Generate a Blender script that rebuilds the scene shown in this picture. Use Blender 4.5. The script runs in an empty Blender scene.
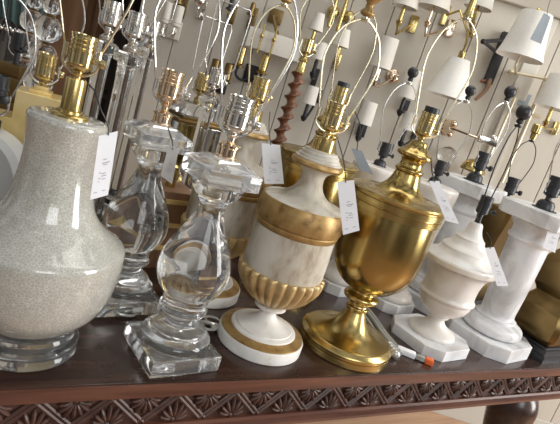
import bpy, bmesh, math, random
from mathutils import Vector, Matrix
random.seed(4)
C = bpy.context.scene.collection
PI = math.pi
# ------------------------------------------------------------------ camera
F = 515.0; TT = 0.80; EYE = Vector((0, 0, TT + 0.52))
dn = Vector((-635, 1973, F)).normalized(); up = -dn
def hor(x): return -(up.x * x + up.z * F) / up.y
vx = 834.64
AX = Vector((vx, hor(vx), F)).normalized(); AY = up.cross(AX)
M = Matrix((AX, AY, up))                       # world = M @ cam (x right, y down, z forward)
MI = M.transposed()
cd = bpy.data.cameras.new('camera'); cam = bpy.data.objects.new('camera', cd); C.objects.link(cam)
cd.sensor_width = 36; cd.lens = 36 * F / 560; cd.clip_start = .02; cd.clip_end = 50
cx, cy, cz = M.col[0], -M.col[1], -M.col[2]
cam.matrix_world = Matrix(((cx.x, cy.x, cz.x, EYE.x), (cx.y, cy.y, cz.y, EYE.y), (cx.z, cy.z, cz.z, EYE.z), (0, 0, 0, 1)))
bpy.context.scene.camera = cam
def ray(px, py): return M @ Vector((px - 280, py - 212, F))
def on_z(px, py, z=TT):
    r = ray(px, py); return EYE + r * ((z - EYE.z) / r.z)
def at(px, py, d): return EYE + ray(px, py) * (d / F)
def on_y(px, py, y):
    r = ray(px, py); return EYE + r * ((y - EYE.y) / r.y)
def proj(P):
    c = MI @ (P - EYE); return (280 + F * c.x / c.z, 212 + F * c.y / c.z, c.z)
HEAD = Vector((M[0][2], M[1][2], 0)).normalized()
HU = Vector((HEAD.y, -HEAD.x, 0))
HA = math.atan2(HU.y, HU.x)                    # turn that faces the viewer's side
WALL_D = 2.35
def on_wall(px, py, off=0):
    r = ray(px, py); return EYE + r * ((WALL_D - off) / r.dot(HEAD))
def pr(base, pts):
    """measured (image row of the axis point, half width) -> (radius, height)"""
    B = on_z(*base); out = []
    for py, hw in pts:
        lo, hi = -.05, 1.2
        for _ in range(40):
            m = (lo + hi) / 2
            if proj(B + Vector((0, 0, m)))[1] > py: lo = m
            else: hi = m
        out.append((hw * proj(B + Vector((0, 0, lo)))[2] / F, max(lo, 0)))
    return out
# ------------------------------------------------------------------ mesh helpers
def smooth_profile(pts, n=6):
    P = [pts[0]] + list(pts) + [pts[-1]]; out = []
    for i in range(1, len(P) - 2):
        for k in range(n):
            t = k / n; q = []
            for a in (0, 1):
                p0, p1, p2, p3 = P[i-1][a], P[i][a], P[i+1][a], P[i+2][a]
                q.append(.5 * (2*p1 + (p2-p0)*t + (2*p0-5*p1+4*p2-p3)*t*t + (3*p1-p0-3*p2+p3)*t**3))
            out.append((max(q[0], 0), q[1]))
    out.append(tuple(pts[-1])); return out
def lathe(bm, prof, seg=48, cap=True, mod=None, mat=None):
    rings = []
    for k, (r, z) in enumerate(prof):
        ring = []
        for i in range(seg):
            a = 2 * PI * i / seg
            rr = r * (mod(a, k) if mod else 1)
            v = Vector((rr * math.cos(a), rr * math.sin(a), z))
            ring.append(bm.verts.new(mat @ v if mat else v))
        rings.append(ring)
    for A, B in zip(rings, rings[1:]):
        for i in range(seg):
            bm.faces.new((A[i], A[(i+1) % seg], B[(i+1) % seg], B[i]))
    if cap:
        bm.faces.new(rings[0][::-1]); bm.faces.new(rings[-1])
    return bm
def ngon_lathe(bm, prof, n=4, rot=0, mat=None, corner=0.0):
    """square (n=4) or chamfered-square cross section; r is half the flat width"""
    rings = []
    for r, z in prof:
        if corner > 0:
            c = r * corner; pts = []
            for sx, sy, first in ((1, -1, 0), (1, 1, 1), (-1, 1, 0), (-1, -1, 1)):
                a = Vector((sx * r, sy * (r - c), 0)); b = Vector((sx * (r - c), sy * r, 0))
                pts += [b, a] if (sx, sy) in ((1, -1), (-1, 1)) else [a, b]
        else:
            pts = [Vector((r, -r, 0)), Vector((r, r, 0)), Vector((-r, r, 0)), Vector((-r, -r, 0))]
        R = Matrix.Rotation(rot, 3, 'Z'); ring = []
        for p in pts:
            v = R @ p; v.z = z
            ring.append(bm.verts.new(mat @ v if mat else v))
        rings.append(ring)
    n = len(rings[0])
    for A, B in zip(rings, rings[1:]):
        for i in range(n): bm.faces.new((A[i], A[(i+1) % n], B[(i+1) % n], B[i]))
    bm.faces.new(rings[0][::-1]); bm.faces.new(rings[-1]); return bm
def tube(bm, pts, r, seg=8, cyc=False, r_end=None):
    pts = [Vector(p) for p in pts]; n = len(pts); rings = []; prev = None
    for i, p in enumerate(pts):
        a = pts[i-1] if i > 0 or cyc else p; b = pts[(i+1) % n] if i < n-1 or cyc else p
        t = (b - a).normalized() if (b - a).length > 1e-9 else Vector((0, 0, 1))
        if prev is None:
            prev = t.orthogonal().normalized()
        nrm = prev - t * prev.dot(t)
        if nrm.length < 1e-6: nrm = t.orthogonal()
        nrm.normalize(); prev = nrm; bn = t.cross(nrm)
        rr = r if r_end is None else r + (r_end - r) * i / (n - 1)
        rings.append([bm.verts.new(p + (nrm * math.cos(2*PI*k/seg) + bn * math.sin(2*PI*k/seg)) * rr) for k in range(seg)])
    for i in range(n - 1 + (1 if cyc else 0)):
        A, B = rings[i], rings[(i+1) % n]
        for k in range(seg): bm.faces.new((A[k], A[(k+1) % seg], B[(k+1) % seg], B[k]))
    if not cyc:
        bm.faces.new(rings[0][::-1]); bm.faces.new(rings[-1])
    return bm
def curve(pts, n=6):
    P = [Vector(p) for p in pts]; P = [P[0]] + P + [P[-1]]; out = []
    for i in range(1, len(P) - 2):
        for k in range(n):
            t = k / n
            out.append(.5 * (2*P[i] + (P[i+1]-P[i-1])*t + (2*P[i-1]-5*P[i]+4*P[i+1]-P[i+2])*t*t + (3*P[i]-P[i-1]-3*P[i+1]+P[i+2])*t**3))
    out.append(P[-1]); return out
def box(bm, lo, hi, mat=None, bev=0):
    t = bmesh.new()
    vs = [t.verts.new((x, y, z)) for z in (lo[2], hi[2]) for x, y in ((lo[0], lo[1]), (hi[0], lo[1]), (hi[0], hi[1]), (lo[0], hi[1]))]
    for f in ((3, 2, 1, 0), (4, 5, 6, 7), (0, 1, 5, 4), (1, 2, 6, 5), (2, 3, 7, 6), (3, 0, 4, 7)): t.faces.new([vs[i] for i in f])
    if bev: bmesh.ops.bevel(t, geom=t.edges[:], offset=bev, segments=2, affect='EDGES', profile=.6)
    add(bm, t, mat); return bm
def add(bm, t, mat=None):
    mp = {}
    for v in t.verts: mp[v] = bm.verts.new(mat @ v.co if mat else v.co)
    for f in t.faces: bm.faces.new([mp[v] for v in f.verts])
    t.free()
def ball(bm, c, r, sc=(1, 1, 1), rot=None, u=16, v=10):
    t = bmesh.new(); bmesh.ops.create_uvsphere(t, u_segments=u, v_segments=v, radius=r)
    m = Matrix.Translation(Vector(c)) @ (rot.to_4x4() if rot else Matrix()) @ Matrix.Diagonal((*sc, 1))
    add(bm, t, m); return bm
def prism(bm, poly, y0, y1):
    """polygon in x,z pushed from y0 to y1"""
    A = [bm.verts.new((x, y0, z)) for x, z in poly]; B = [bm.verts.new((x, y1, z)) for x, z in poly]
    n = len(poly); bm.faces.new(A); bm.faces.new(B[::-1])
    for i in range(n): bm.faces.new((A[(i+1) % n], A[i], B[i], B[(i+1) % n]))
    return bm
def obj(name, bm, m, parent=None, ang=35, bev=0, smooth=True):
    bmesh.ops.recalc_face_normals(bm, faces=bm.faces[:])
    if bev:
        es = [e for e in bm.edges if len(e.link_faces) == 2 and e.calc_face_angle(0) > .6]
        bmesh.ops.bevel(bm, geom=es, offset=bev, segments=2, affect='EDGES', profile=.6)
    me = bpy.data.meshes.new(name); bm.to_mesh(me); bm.free()
    if smooth:
        me.polygons.foreach_set('use_smooth', [True] * len(me.polygons))
        me.set_sharp_from_angle(angle=math.radians(ang))
    me.materials.append(m)
    o = bpy.data.objects.new(name, me); C.objects.link(o)
    if parent: o.parent = parent
    return o
def tag(o, label, cat, group=None):
    o['label'] = label; o['category'] = cat
    if group: o['group'] = group
    return o
def thing(name, label, cat, loc, rz=0, group=None):
    o = bpy.data.objects.new(name, None); C.objects.link(o); o.empty_display_size = .05
    o.location = loc; o.rotation_euler = (0, 0, rz); return tag(o, label, cat, group)
def dup(root, label, loc, rz=0, group=None, skip=()):
    r = root.copy(); C.objects.link(r); r.location = loc; r.rotation_euler = (0, 0, rz); r['label'] = label
    if group: r['group'] = group
    for ch in list(root.children):
        if ch.name.split('.')[0] in skip: continue
        c = ch.copy(); C.objects.link(c); c.parent = r
        for g in ch.children:
            d = g.copy(); C.objects.link(d); d.parent = c
    return r
def struct(name, bm, m, **k):
    o = obj(name, bm, m, **k); o['kind'] = 'structure'; return o
BM = bmesh.new
# ------------------------------------------------------------------ materials
def mat(name, col, rough=.5, metal=0, **kw):
    m = bpy.data.materials.new(name); m.use_nodes = True
    b = m.node_tree.nodes['Principled BSDF']
    b.inputs['Base Color'].default_value = (*col, 1); b.inputs['Roughness'].default_value = rough
    b.inputs['Metallic'].default_value = metal
    for k, v in kw.items(): b.inputs[k.replace('_', ' ')].default_value = v
    return m
def nd(m, t, **kw):
    n = m.node_tree.nodes.new(t)
    for k, v in kw.items(): setattr(n, k, v)
    return n
def noise(m, scale, detail=4, stretch=None, rough=.55, dist=0):
    L = m.node_tree.links; tc = nd(m, 'ShaderNodeTexCoord'); n = nd(m, 'ShaderNodeTexNoise')
    n.inputs['Scale'].default_value = scale; n.inputs['Detail'].default_value = detail
    n.inputs['Roughness'].default_value = rough; n.inputs['Distortion'].default_value = dist
    src = tc.outputs['Object']
    if stretch:
        mp = nd(m, 'ShaderNodeMapping'); mp.inputs['Scale'].default_value = stretch
        L.new(src, mp.inputs[0]); src = mp.outputs[0]
    L.new(src, n.inputs['Vector']); return n.outputs['Fac']
def ramp(m, fac, stops, to='Base Color'):
    r = nd(m, 'ShaderNodeValToRGB'); e = r.color_ramp.elements
    while len(e) < len(stops): e.new(.5)
    for el, (p, c) in zip(e, stops): el.position = p; el.color = (*c, 1)
    m.node_tree.links.new(fac, r.inputs[0])
    if to: m.node_tree.links.new(r.outputs[0], m.node_tree.nodes['Principled BSDF'].inputs[to])
    return r
def bump(m, fac, s=.3, d=.002):
    b = nd(m, 'ShaderNodeBump'); b.inputs['Strength'].default_value = s; b.inputs['Distance'].default_value = d
    m.node_tree.links.new(fac, b.inputs['Height']); m.node_tree.links.new(b.outputs[0], m.node_tree.nodes['Principled BSDF'].inputs['Normal'])
def noisy(name, stops, scale, rough=.5, metal=0, stretch=None, detail=4, bs=0, dist=0, **kw):
    m = mat(name, stops[0][1], rough, metal, **kw); f = noise(m, scale, detail, stretch, dist=dist)
    ramp(m, f, stops)
    if bs: bump(m, f, bs)
    return m
G = {}
G['brass'] = noisy('polished_brass', [(.3, (.48, .36, .135)), (.7, (.60, .465, .20))], 8, .25, 1)
G['urn_brass'] = noisy('satin_brass', [(.25, (.40, .295, .105)), (.75, (.50, .375, .145))], 5, .21, 1)
G['socket_brass'] = mat('socket_brass', (.66, .545, .29), .17, 1)
G['nickel'] = mat('socket_nickel', (.78, .76, .72), .15, 1)
G['copper'] = mat('socket_copper', (.82, .66, .50), .17, 1)
G['steel'] = mat('wire_nickel', (.80, .80, .80), .22, 1)
G['cream_wire'] = mat('wire_brass', (.88, .80, .58), .25, 1)
G['rod'] = mat('pale_brass_rod', (.66, .58, .42), .42, .5)
G['dark_wire'] = mat('dark_wire', (.05, .05, .05), .35, .6)
G['black'] = mat('black_plastic', (.022, .023, .026), .38)
G['black_iron'] = mat('black_iron', (.03, .03, .032), .45, .5)
G['bronze'] = noisy('aged_brass', [(.3, (.17, .115, .045)), (.75, (.27, .185, .08))], 7, .38, 1)
G['goldleaf'] = noisy('gold_leaf', [(.3, (.62, .42, .13)), (.55, (.85, .66, .30)), (.8, (.94, .82, .52))], 14, .38, .45, bs=.1)
G['gilt'] = noisy('worn_gilding', [(.30, (.16, .085, .03)), (.45, (.36, .225, .08)), (.7, (.50, .34, .14))], 34, .42, .5, detail=7, bs=.25)
G['pale_gilt'] = noisy('pale_worn_gilding', [(.28, (.30, .18, .07)), (.45, (.52, .37, .17)), (.7, (.66, .50, .27))], 34, .45, .4, detail=7, bs=.2)
G['whitewash'] = noisy('distressed_white_paint', [(.34, (.30, .23, .15)), (.45, (.50, .45, .36)), (.56, (.585, .545, .47)), (.72, (.64, .61, .545))], 20, .62, 0, stretch=(1, 1, .6), detail=10, bs=.3, dist=.3)
G['whitewash_base'] = noisy('distressed_white_base', [(.25, (.48, .40, .31)), (.38, (.72, .69, .64)), (.6, (.82, .80, .76))], 26, .5, 0, detail=8, bs=.2)
G['glass'] = mat('clear_crystal', (.98, .99, .99), 0, 0, Transmission_Weight=.98, IOR=1.48)
G['acrylic'] = mat('clear_acrylic', (.985, .995, 1), .0, 0, Transmission_Weight=.95, IOR=1.49)
G['slab'] = mat('bevelled_crystal', (.95, .98, 1), .0, 0, Transmission_Weight=.90, IOR=1.5)
G['cord'] = mat('clear_cord', (.66, .66, .62), .16, .35, Transmission_Weight=.4)
def alabaster(name, a, b, c):
    m = noisy(name, [(.3, a), (.5, b), (.72, c)], 7, .28, 0, detail=7, dist=1.2)
    p = m.node_tree.nodes['Principled BSDF']
    p.inputs['Subsurface Weight'].default_value = .45; p.inputs['Subsurface Radius'].default_value = (.03, .027, .022)
    p.inputs['Subsurface Scale'].default_value = .6
    return m
G['alab'] = alabaster('alabaster', (.66, .61, .55), (.77, .74, .70), (.83, .82, .79))
G['alab2'] = alabaster('veined_alabaster', (.46, .45, .45), (.72, .72, .725), (.83, .83, .84))
G['parchment'] = noisy('lamp_shade_linen', [(.3, (.62, .585, .52)), (.7, (.68, .645, .58))], 120, .85, stretch=(1, 1, .2))
G['shade_white'] = noisy('lamp_shade_white', [(.3, (.72, .70, .65)), (.7, (.77, .75, .70))], 90, .85)
G['paper'] = noisy('white_card', [(.3, (.86, .86, .89)), (.7, (.91, .91, .94))], 30, .6)
G['greycard'] = noisy('grey_card', [(.3, (.24, .27, .30)), (.7, (.29, .32, .35))], 30, .6)
G['palegrey'] = noisy('pale_grey_card', [(.3, (.52, .50, .49)), (.7, (.58, .56, .54))], 30, .6)
G['ink'] = mat('grey_ink', (.30, .30, .33), .7)
G['orange'] = mat('orange_plastic', (.85, .16, .04), .4)
G['mirror'] = mat('mirror_glass', (.55, .56, .55), .05, 1)
G['twist'] = noisy('turned_walnut', [(.3, (.12, .045, .02)), (.7, (.24, .10, .05))], 8, .35, stretch=(1, 1, .2))
G['brownwood'] = noisy('brown_wood', [(.3, (.13, .065, .03)), (.7, (.30, .16, .08))], 5, .5, stretch=(4, 4, .4), detail=6)
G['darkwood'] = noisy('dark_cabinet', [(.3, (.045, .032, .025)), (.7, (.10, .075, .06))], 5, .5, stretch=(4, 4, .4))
G['teal'] = noisy('teal_cloth', [(.3, (.05, .10, .10)), (.7, (.12, .19, .18))], 6, .8)
G['greyglaze'] = noisy('grey_glaze', [(.3, (.42, .43, .42)), (.7, (.54, .54, .53))], 6, .25)
# crackle ceramic
m = mat('crackle_glaze', (.6, .58, .53), .13, 0, Coat_Weight=.7, Coat_Roughness=.04); G['crackle'] = m
L = m.node_tree.links; tc = nd(m, 'ShaderNodeTexCoord'); vo = nd(m, 'ShaderNodeTexVoronoi'); vo.feature = 'DISTANCE_TO_EDGE'
vo.inputs['Scale'].default_value = 225; L.new(tc.outputs['Object'], vo.inputs['Vector'])
r1 = ramp(m, vo.outputs['Distance'], [(.0, (.62, .615, .565)), (.11, (.425, .418, .37))], to=None)
r2 = ramp(m, noise(m, 60, 3), [(.3, (.86, .86, .86)), (.7, (1, 1, 1))], to=None)
mx = nd(m, 'ShaderNodeMix', data_type='RGBA', blend_type='MULTIPLY'); mx.inputs[0].default_value = 1
L.new(r1.outputs[0], mx.inputs[6]); L.new(r2.outputs[0], mx.inputs[7]); L.new(mx.outputs[2], m.node_tree.nodes['Principled BSDF'].inputs['Base Color'])
# table wood
m = mat('dark_mahogany', (.06, .02, .01), .22, 0, Coat_Weight=.25, Coat_Roughness=.15); G['mahogany'] = m
f = noise(m, 5, 8, (.6, 9, 9), dist=.6)
ramp(m, f, [(.25, (.016, .008, .006)), (.5, (.036, .017, .012)), (.75, (.070, .034, .023))])
rr = ramp(m, noise(m, 9, 5), [(.3, (.2, .2, .2)), (.7, (.34, .34, .34))], to='Roughness')
m = mat('carved_mahogany', (.1, .04, .02), .42); G['carved'] = m
f = noise(m, 14, 8, (1, 3, 3), dist=.4)
ramp(m, f, [(.25, (.025, .011, .008)), (.5, (.062, .027, .019)), (.78, (.115, .055, .04))]); bump(m, f, .15)
m = mat('edge_mahogany', (.1, .04, .02), .33); G['edge'] = m
f = noise(m, 4, 8, (1, 12, 12), dist=.5)
ramp(m, f, [(.25, (.045, .016, .010)), (.5, (.10, .038, .024)), (.78, (.17, .072, .045))])
# setting
G['wall'] = noisy('painted_boards', [(.25, (.46, .42, .355)), (.75, (.54, .50, .425))], 3, .7, stretch=(3, 3, .6), detail=6, bs=.05)
G['trim'] = noisy('painted_trim', [(.25, (.52, .49, .425)), (.75, (.58, .55, .485))], 3, .6)
G['beam'] = noisy('painted_beam', [(.3, (.33, .30, .24)), (.7, (.40, .365, .30))], 3, .6)
G['floor'] = noisy('oak_floor', [(.3, (.36, .20, .12)), (.7, (.52, .33, .21))], 4, .35, stretch=(.6, 8, 1), detail=6)
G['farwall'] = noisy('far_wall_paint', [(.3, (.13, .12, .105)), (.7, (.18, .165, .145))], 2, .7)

# ------------------------------------------------------------------ setting
RW = Matrix.Rotation(HA, 4, 'Z')
WO = Vector((0, 0, 0)) + HEAD * WALL_D
def wl(u, z, off=0): return WO + HU * u - HEAD * off + Vector((0, 0, z))
def wall_u(px, py): return (on_wall(px, py) - WO).dot(HU)
FL = 0.0
fb = BM(); box(fb, (-4, -2.5, -.05), (6, 6, 0)); struct('floor', fb, G['floor'], smooth=False)
bw = BM(); TWM = Matrix.Translation(WO) @ RW
u0, u1 = wall_u(122, 90), 2.6
box(bw, (u0, 0, 0), (u1, .12, 2.9), TWM)
struct('wall_back', bw, G['wall'], smooth=False)
# raised vertical boards with dark gaps between them
bb = BM(); u = u0; k = 0
while u < u1 - .05:
    w = .175
    box(bb, (u + .0018, -.012, .14), (min(u + w, u1) - .0018, 0.001, 2.30), TWM, bev=.002); u += w; k += 1
struct('trim_1', bb, G['wall'], smooth=False)
zb = on_wall(520, 9).z
bb = BM(); box(bb, (u0, -.05, zb), (u1, 0, zb + .35), TWM, bev=.006); struct('trim_2', bb, G['beam'], smooth=False)
bb = BM(); box(bb, (u0, -.02, 0), (u1, 0, .14), TWM, bev=.003); struct('baseboard_back', bb, G['trim'], smooth=False)
uu = wall_u(506, 120)
bb = BM(); box(bb, (uu - .035, -.03, .14), (uu + .035, 0, zb), TWM, bev=.004); struct('trim_3', bb, G['trim'], smooth=False)
# the darker room seen past the wall's left end
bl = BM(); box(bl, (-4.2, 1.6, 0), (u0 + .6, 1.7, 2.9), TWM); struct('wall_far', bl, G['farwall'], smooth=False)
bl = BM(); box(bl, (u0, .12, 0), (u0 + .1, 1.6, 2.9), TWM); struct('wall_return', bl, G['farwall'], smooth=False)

# ------------------------------------------------------------------ carved console table
EY = .68; X0, X1 = -.32, 1.66; Y1 = 1.62
tb = thing('console_table', 'long dark mahogany table with carved frieze holding all the lamps', 'table', (0, 0, 0))
b = BM(); box(b, (X0, EY, TT - .028), (X1, Y1, TT), bev=.0025); obj('tabletop', b, G['mahogany'], tb)
b = BM(); box(b, (X0 + .004, EY - .0035, TT - .0275), (X1 - .004, EY, TT - .002), bev=.0015); obj('front_edge', b, G['edge'], tb)
AZ1 = TT - .028; AZ0 = AZ1 - .062; AY0 = EY + .012; AX1 = X1 - .05
b = BM(); box(b, (X0 + .02, AY0, AZ0), (AX1, Y1 - .02, AZ1))
P = .112; zc = (AZ0 + AZ1) / 2
def rib(xa, za, xb, zb_, r=.0036):
    tube(b, [(xa, AY0 - .002, za), (xb, AY0 - .002, zb_)], r, 6)
def petal(x, z, ang, l, w):
    R = Matrix.Rotation(-ang, 3, 'Y')
    c = Vector((x + math.cos(ang) * l * .55, AY0 - .0015, z + math.sin(ang) * l * .55))
    ball(b, c, 1, (l * .5, .0085, w), R, 8, 6)
x = X0 + .06; zt, zbm = AZ1 - .004, AZ0 + .004
while x < AX1 - P * .4:
    for d in (-.0055, .0055):
        rib(x + d, zbm, x + P / 2 + d, zt); rib(x + P / 2 + d, zt, x + P + d, zbm)
    xa = x + P / 2                                  # fan inside the upright triangle
    for j in range(7): petal(xa, zbm + .002, PI * (.10 + .80 * j / 6), .027 + .009 * math.sin(PI * j / 6), .0047)
    ball(b, (xa, AY0 - .002, zbm + .003), .006, (1, 1, 1), None, 10, 6)
    xb = x + P                                      # fan hanging inside the next one
    for j in range(7): petal(xb, zt - .002, -PI * (.10 + .80 * j / 6), .027 + .009 * math.sin(PI * j / 6), .0047)
    ball(b, (xb, AY0 - .002, zt - .003), .006, (1, 1, 1), None, 10, 6)
    x += P
obj('carved_apron', b, G['carved'], tb)
b = BM()
pl = [(AY0 + .02, AZ0 - .022), (AY0 - .012, AZ0 - .022), (AY0 - .020, AZ0 - .014), (AY0 - .020, AZ0 - .008), (AY0 - .010, AZ0 - .004), (AY0 - .008, AZ0 + .002), (AY0 + .02, AZ0 + .002)]
vs0 = [b.verts.new((X0 + .01, y, z)) for y, z in pl]; vs1 = [b.verts.new((AX1 + .014, y, z)) for y, z in pl]
b.faces.new(vs0); b.faces.new(vs1[::-1])
for i in range(len(pl)): b.faces.new((vs0[i], vs1[i], vs1[(i+1) % len(pl)], vs0[(i+1) % len(pl)]))
obj('moulding', b, G['edge'], tb)
legprof = [(.03, 0), (.045, .01), (.05, .035), (.04, .06), (.03, .08), (.028, .14), (.032, .3), (.045, .42), (.062, .50), (.072, .56), (.07, .60), (.055, .635), (.036, .65), (.04, .662), (.055, .672), (.055, AZ0 - .001)]
for lx, ly in ((X0 + .09, EY + .10), (1.56, EY + .11), (X0 + .09, Y1 - .10), (1.56, Y1 - .10)):
    b = BM(); lathe(b, smooth_profile(legprof, 3), 28, mat=Matrix.Translation((lx, ly, 0))); obj('leg', b, G['mahogany'], tb)

# ------------------------------------------------------------------ lamp fittings
def socket(t, z, s=1.0, metal='socket_brass', turn=0, top=None, topm=None):
    r = .0205 * s; b = BM()
    prof = [(.30, 0), (.30, .34), (.42, .38), (.46, .55), (.34, .62), (.34, .72), (.58, .78), (.90, .98), (1.0, 1.16), (1.0, 1.26), (.93, 1.30), (.98, 1.36), (.98, 2.2),
            (1.04, 2.24), (1.04, 2.36), (.95, 2.42), (.95, 2.52), (1.01, 2.58), (1.01, 2.70), (.93, 2.76), (.93, 2.84), (1.0, 2.90), (1.0, 3.02), (.92, 3.08), (.92, 3.16), (.99, 3.22), (.99, 3.36), (1.03, 3.4), (1.03, 3.56), (.9, 3.58), (.86, 3.2)]
    lathe(b, [(a * r, z + c * r) for a, c in prof], 24); o = obj('socket', b, G[metal], t)
    R = Matrix.Rotation(turn, 4, 'Z')
    b = BM(); q = Matrix.Translation((0, 0, z + 1.75 * r)) @ R @ Matrix.Rotation(PI / 2, 4, 'Y')
    lathe(b, [(.16 * r, .9 * r), (.16 * r, 1.45 * r), (.34 * r, 1.5 * r), (.38 * r, 1.6 * r), (.34 * r, 1.85 * r), (.2 * r, 1.9 * r)], 12, mat=q)
    obj('switch_knob', b, G[metal], o)
    if topm:
        b = BM(); lathe(b, [(.8 * r, z + 3.5 * r), (.86 * r, z + 3.52 * r), (.86 * r, z + 4.2 * r), (.8 * r, z + 4.25 * r), (.7 * r, z + 4.2 * r)], 20)
        obj('sleeve', b, G[topm], o)
    return z + 3 * r
def cap_socket(t, z, s=1.0, bell=True):
    """black socket on a bell shaped cover"""
    r = .016 * s; b = BM()
    prof = ([(1.7, 0), (1.75, .12), (1.3, .2), (1.2, .9), (.95, 1.25), (.5, 1.4)] if bell else [(.5, 0)])
    prof += [(.45, 1.5), (.45, 1.9), (.8, 2.0), (1, 2.2), (1, 3.4), (1.08, 3.45), (1.08, 3.7), (1, 3.75), (1, 4.9), (.85, 4.95), (.8, 4.6)]
    lathe(b, [(a * r, z + c * r) for a, c in prof], 20); o = obj('socket', b, G['black'], t)
    b = BM(); q = Matrix.Translation((0, 0, z + 2.7 * r)) @ Matrix.Rotation(HA, 4, 'Z') @ Matrix.Rotation(PI / 2, 4, 'Y')
    lathe(b, [(.2 * r, .9 * r), (.2 * r, 1.7 * r), (.45 * r, 1.75 * r), (.45 * r, 2.1 * r), (.3 * r, 2.15 * r)], 10, mat=q); obj('switch_knob', b, G['black'], o)
    return z + 4.95 * r
def harp(t, z, H, w, turn=0, wire='steel', r0=.026, rw=.0016, finial=None, fm='brass', fs=1.0, rect=False):
    """z: saddle height, H: rise, w: widest half width"""
    R = Matrix.Rotation(turn, 4, 'Z'); b = BM()
    def q(p): return R @ Vector(p)
    sad = curve([q((-r0, 0, z + .028)), q((-r0 * 1.03, 0, z + .012)), q((-r0 * .55, 0, z + .001)), q((0, 0, z - .002)), q((r0 * .55, 0, z + .001)), q((r0 * 1.03, 0, z + .012)), q((r0, 0, z + .028))], 4)
    tube(b, sad, rw * 1.25, 8)
    for s in (-1, 1):
        tube(b, [q((s * r0, 0, z + .020)), q((s * r0, 0, z + .038))], rw * 2.0, 8)
        pts = [(s * r0, 0, z + .03), (s * (r0 + (w - r0) * .35), 0, z + H * .27), (s * w, 0, z + H * .56), (s * w * .97, 0, z + H * .72), (s * w * .72, 0, z + H * .88), (s * w * .38, 0, z + H * .965), (s * .006, 0, z + H)]
        if rect: pts = [(s * r0, 0, z + .03), (s * w * .8, 0, z + H * .3), (s * w * .92, 0, z + H * .93), (s * w * .80, 0, z + H), (s * .006, 0, z + H)]
        tube(b, [q(p) for p in pts] if rect else curve([q(p) for p in pts], 6), rw, 8)
    lathe(b, [(.0075, z + H - .003), (.0085, z + H - .001), (.0085, z + H + .003), (.003, z + H + .004), (.003, z + H + .012)], 14)
    o = obj('harp', b, G[wire], t); zt = z + H + .006
    if finial:
        b = BM(); f = fs
        if finial == 'urn':
            fl = lambda a, k: 1 + (.05 * math.cos(12 * a) if 5 <= k <= 13 else 0)
            lathe(b, smooth_profile([(.006 * f, zt), (.012 * f, zt + .003 * f), (.012 * f, zt + .008 * f), (.006 * f, zt + .016 * f), (.008 * f, zt + .024 * f), (.020 * f, zt + .036 * f), (.024 * f, zt + .05 * f), (.021 * f, zt + .062 * f), (.012 * f, zt + .07 * f), (.010 * f, zt + .078 * f), (.004 * f, zt + .088 * f)], 3), 36, mod=fl)
        elif finial == 'ball':
            lathe(b, [(.004 * f, zt), (.007 * f, zt + .002), (.007 * f, zt + .008), (.004 * f, zt + .012)], 12); ball(b, (0, 0, zt + .012 + .012 * f), .0145 * f)
        elif finial == 'rod':
            lathe(b, smooth_profile([(.008 * f, zt), (.006 * f, zt + .01 * f), (.005 * f, zt + .03 * f), (.010 * f, zt + .055 * f), (.012 * f, zt + .065 * f), (.005 * f, zt + .075 * f), (.007 * f, zt + .085 * f), (.003 * f, zt + .1 * f)], 3), 20)
        elif finial == 'peg':
            lathe(b, [(.006 * f, zt), (.007 * f, zt + .012 * f), (.010 * f, zt + .015 * f), (.010 * f, zt + .03 * f), (.008 * f, zt + .032 * f)], 14)
        obj('finial', b, G[fm], o)
    return o

# ------------------------------------------------------------------ LAMP: crackle ceramic bottle on acrylic discs
B1 = (23, 342); t = thing('table_lamp', 'large grey crackle-glazed ceramic bottle lamp on clear discs, nearest at left end of table', 'lamp', on_z(*B1))
b = BM(); lathe(b, [(r_, max(z_, .0012)) for r_, z_ in pr(B1, [(342, 50), (341, 51), (330, 51), (329, 50)])], 56); obj('base', b, G['acrylic'], t)
p = pr(B1, [(328.8, 45), (328, 46.5), (319, 46.5), (318, 45.5)]); b = BM(); lathe(b, p, 56); obj('riser', b, G['acrylic'], t)
bp = pr(B1, [(317.8, 39), (316, 43), (313, 48), (308, 55), (302, 61.5), (295, 67.5), (283, 73.5), (268, 77.5), (254, 79.5), (244, 80), (238, 79.5), (235, 77.5), (232, 73), (227.5, 65.5), (222, 57.5), (215.5, 50), (207, 44), (197, 40), (184, 37.2), (170, 35.6), (156, 35), (143, 35.5), (132, 37), (124, 38.2), (120, 38.3), (117, 36.5), (116, 33)])
b = BM(); lathe(b, smooth_profile(bp, 5), 72); obj('body', b, G['crackle'], t, ang=60)
zz = bp[-1][1]
b = BM(); lathe(b, [(.001, zz), (.0275, zz), (.0275, zz + .003), (.025, zz + .005), (.018, zz + .0055), (.0175, zz + .009), (.0145, zz + .010), (.0145, zz + .052), (.0135, zz + .055), (.006, zz + .056)], 36)
obj('neck', b, G['brass'], t)
socket(t, zz + .052, .88, 'socket_brass', HA + .2); harp(t, zz + .062, .22, .052, HA + .15, 'cream_wire', .0235, .0017)

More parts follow.
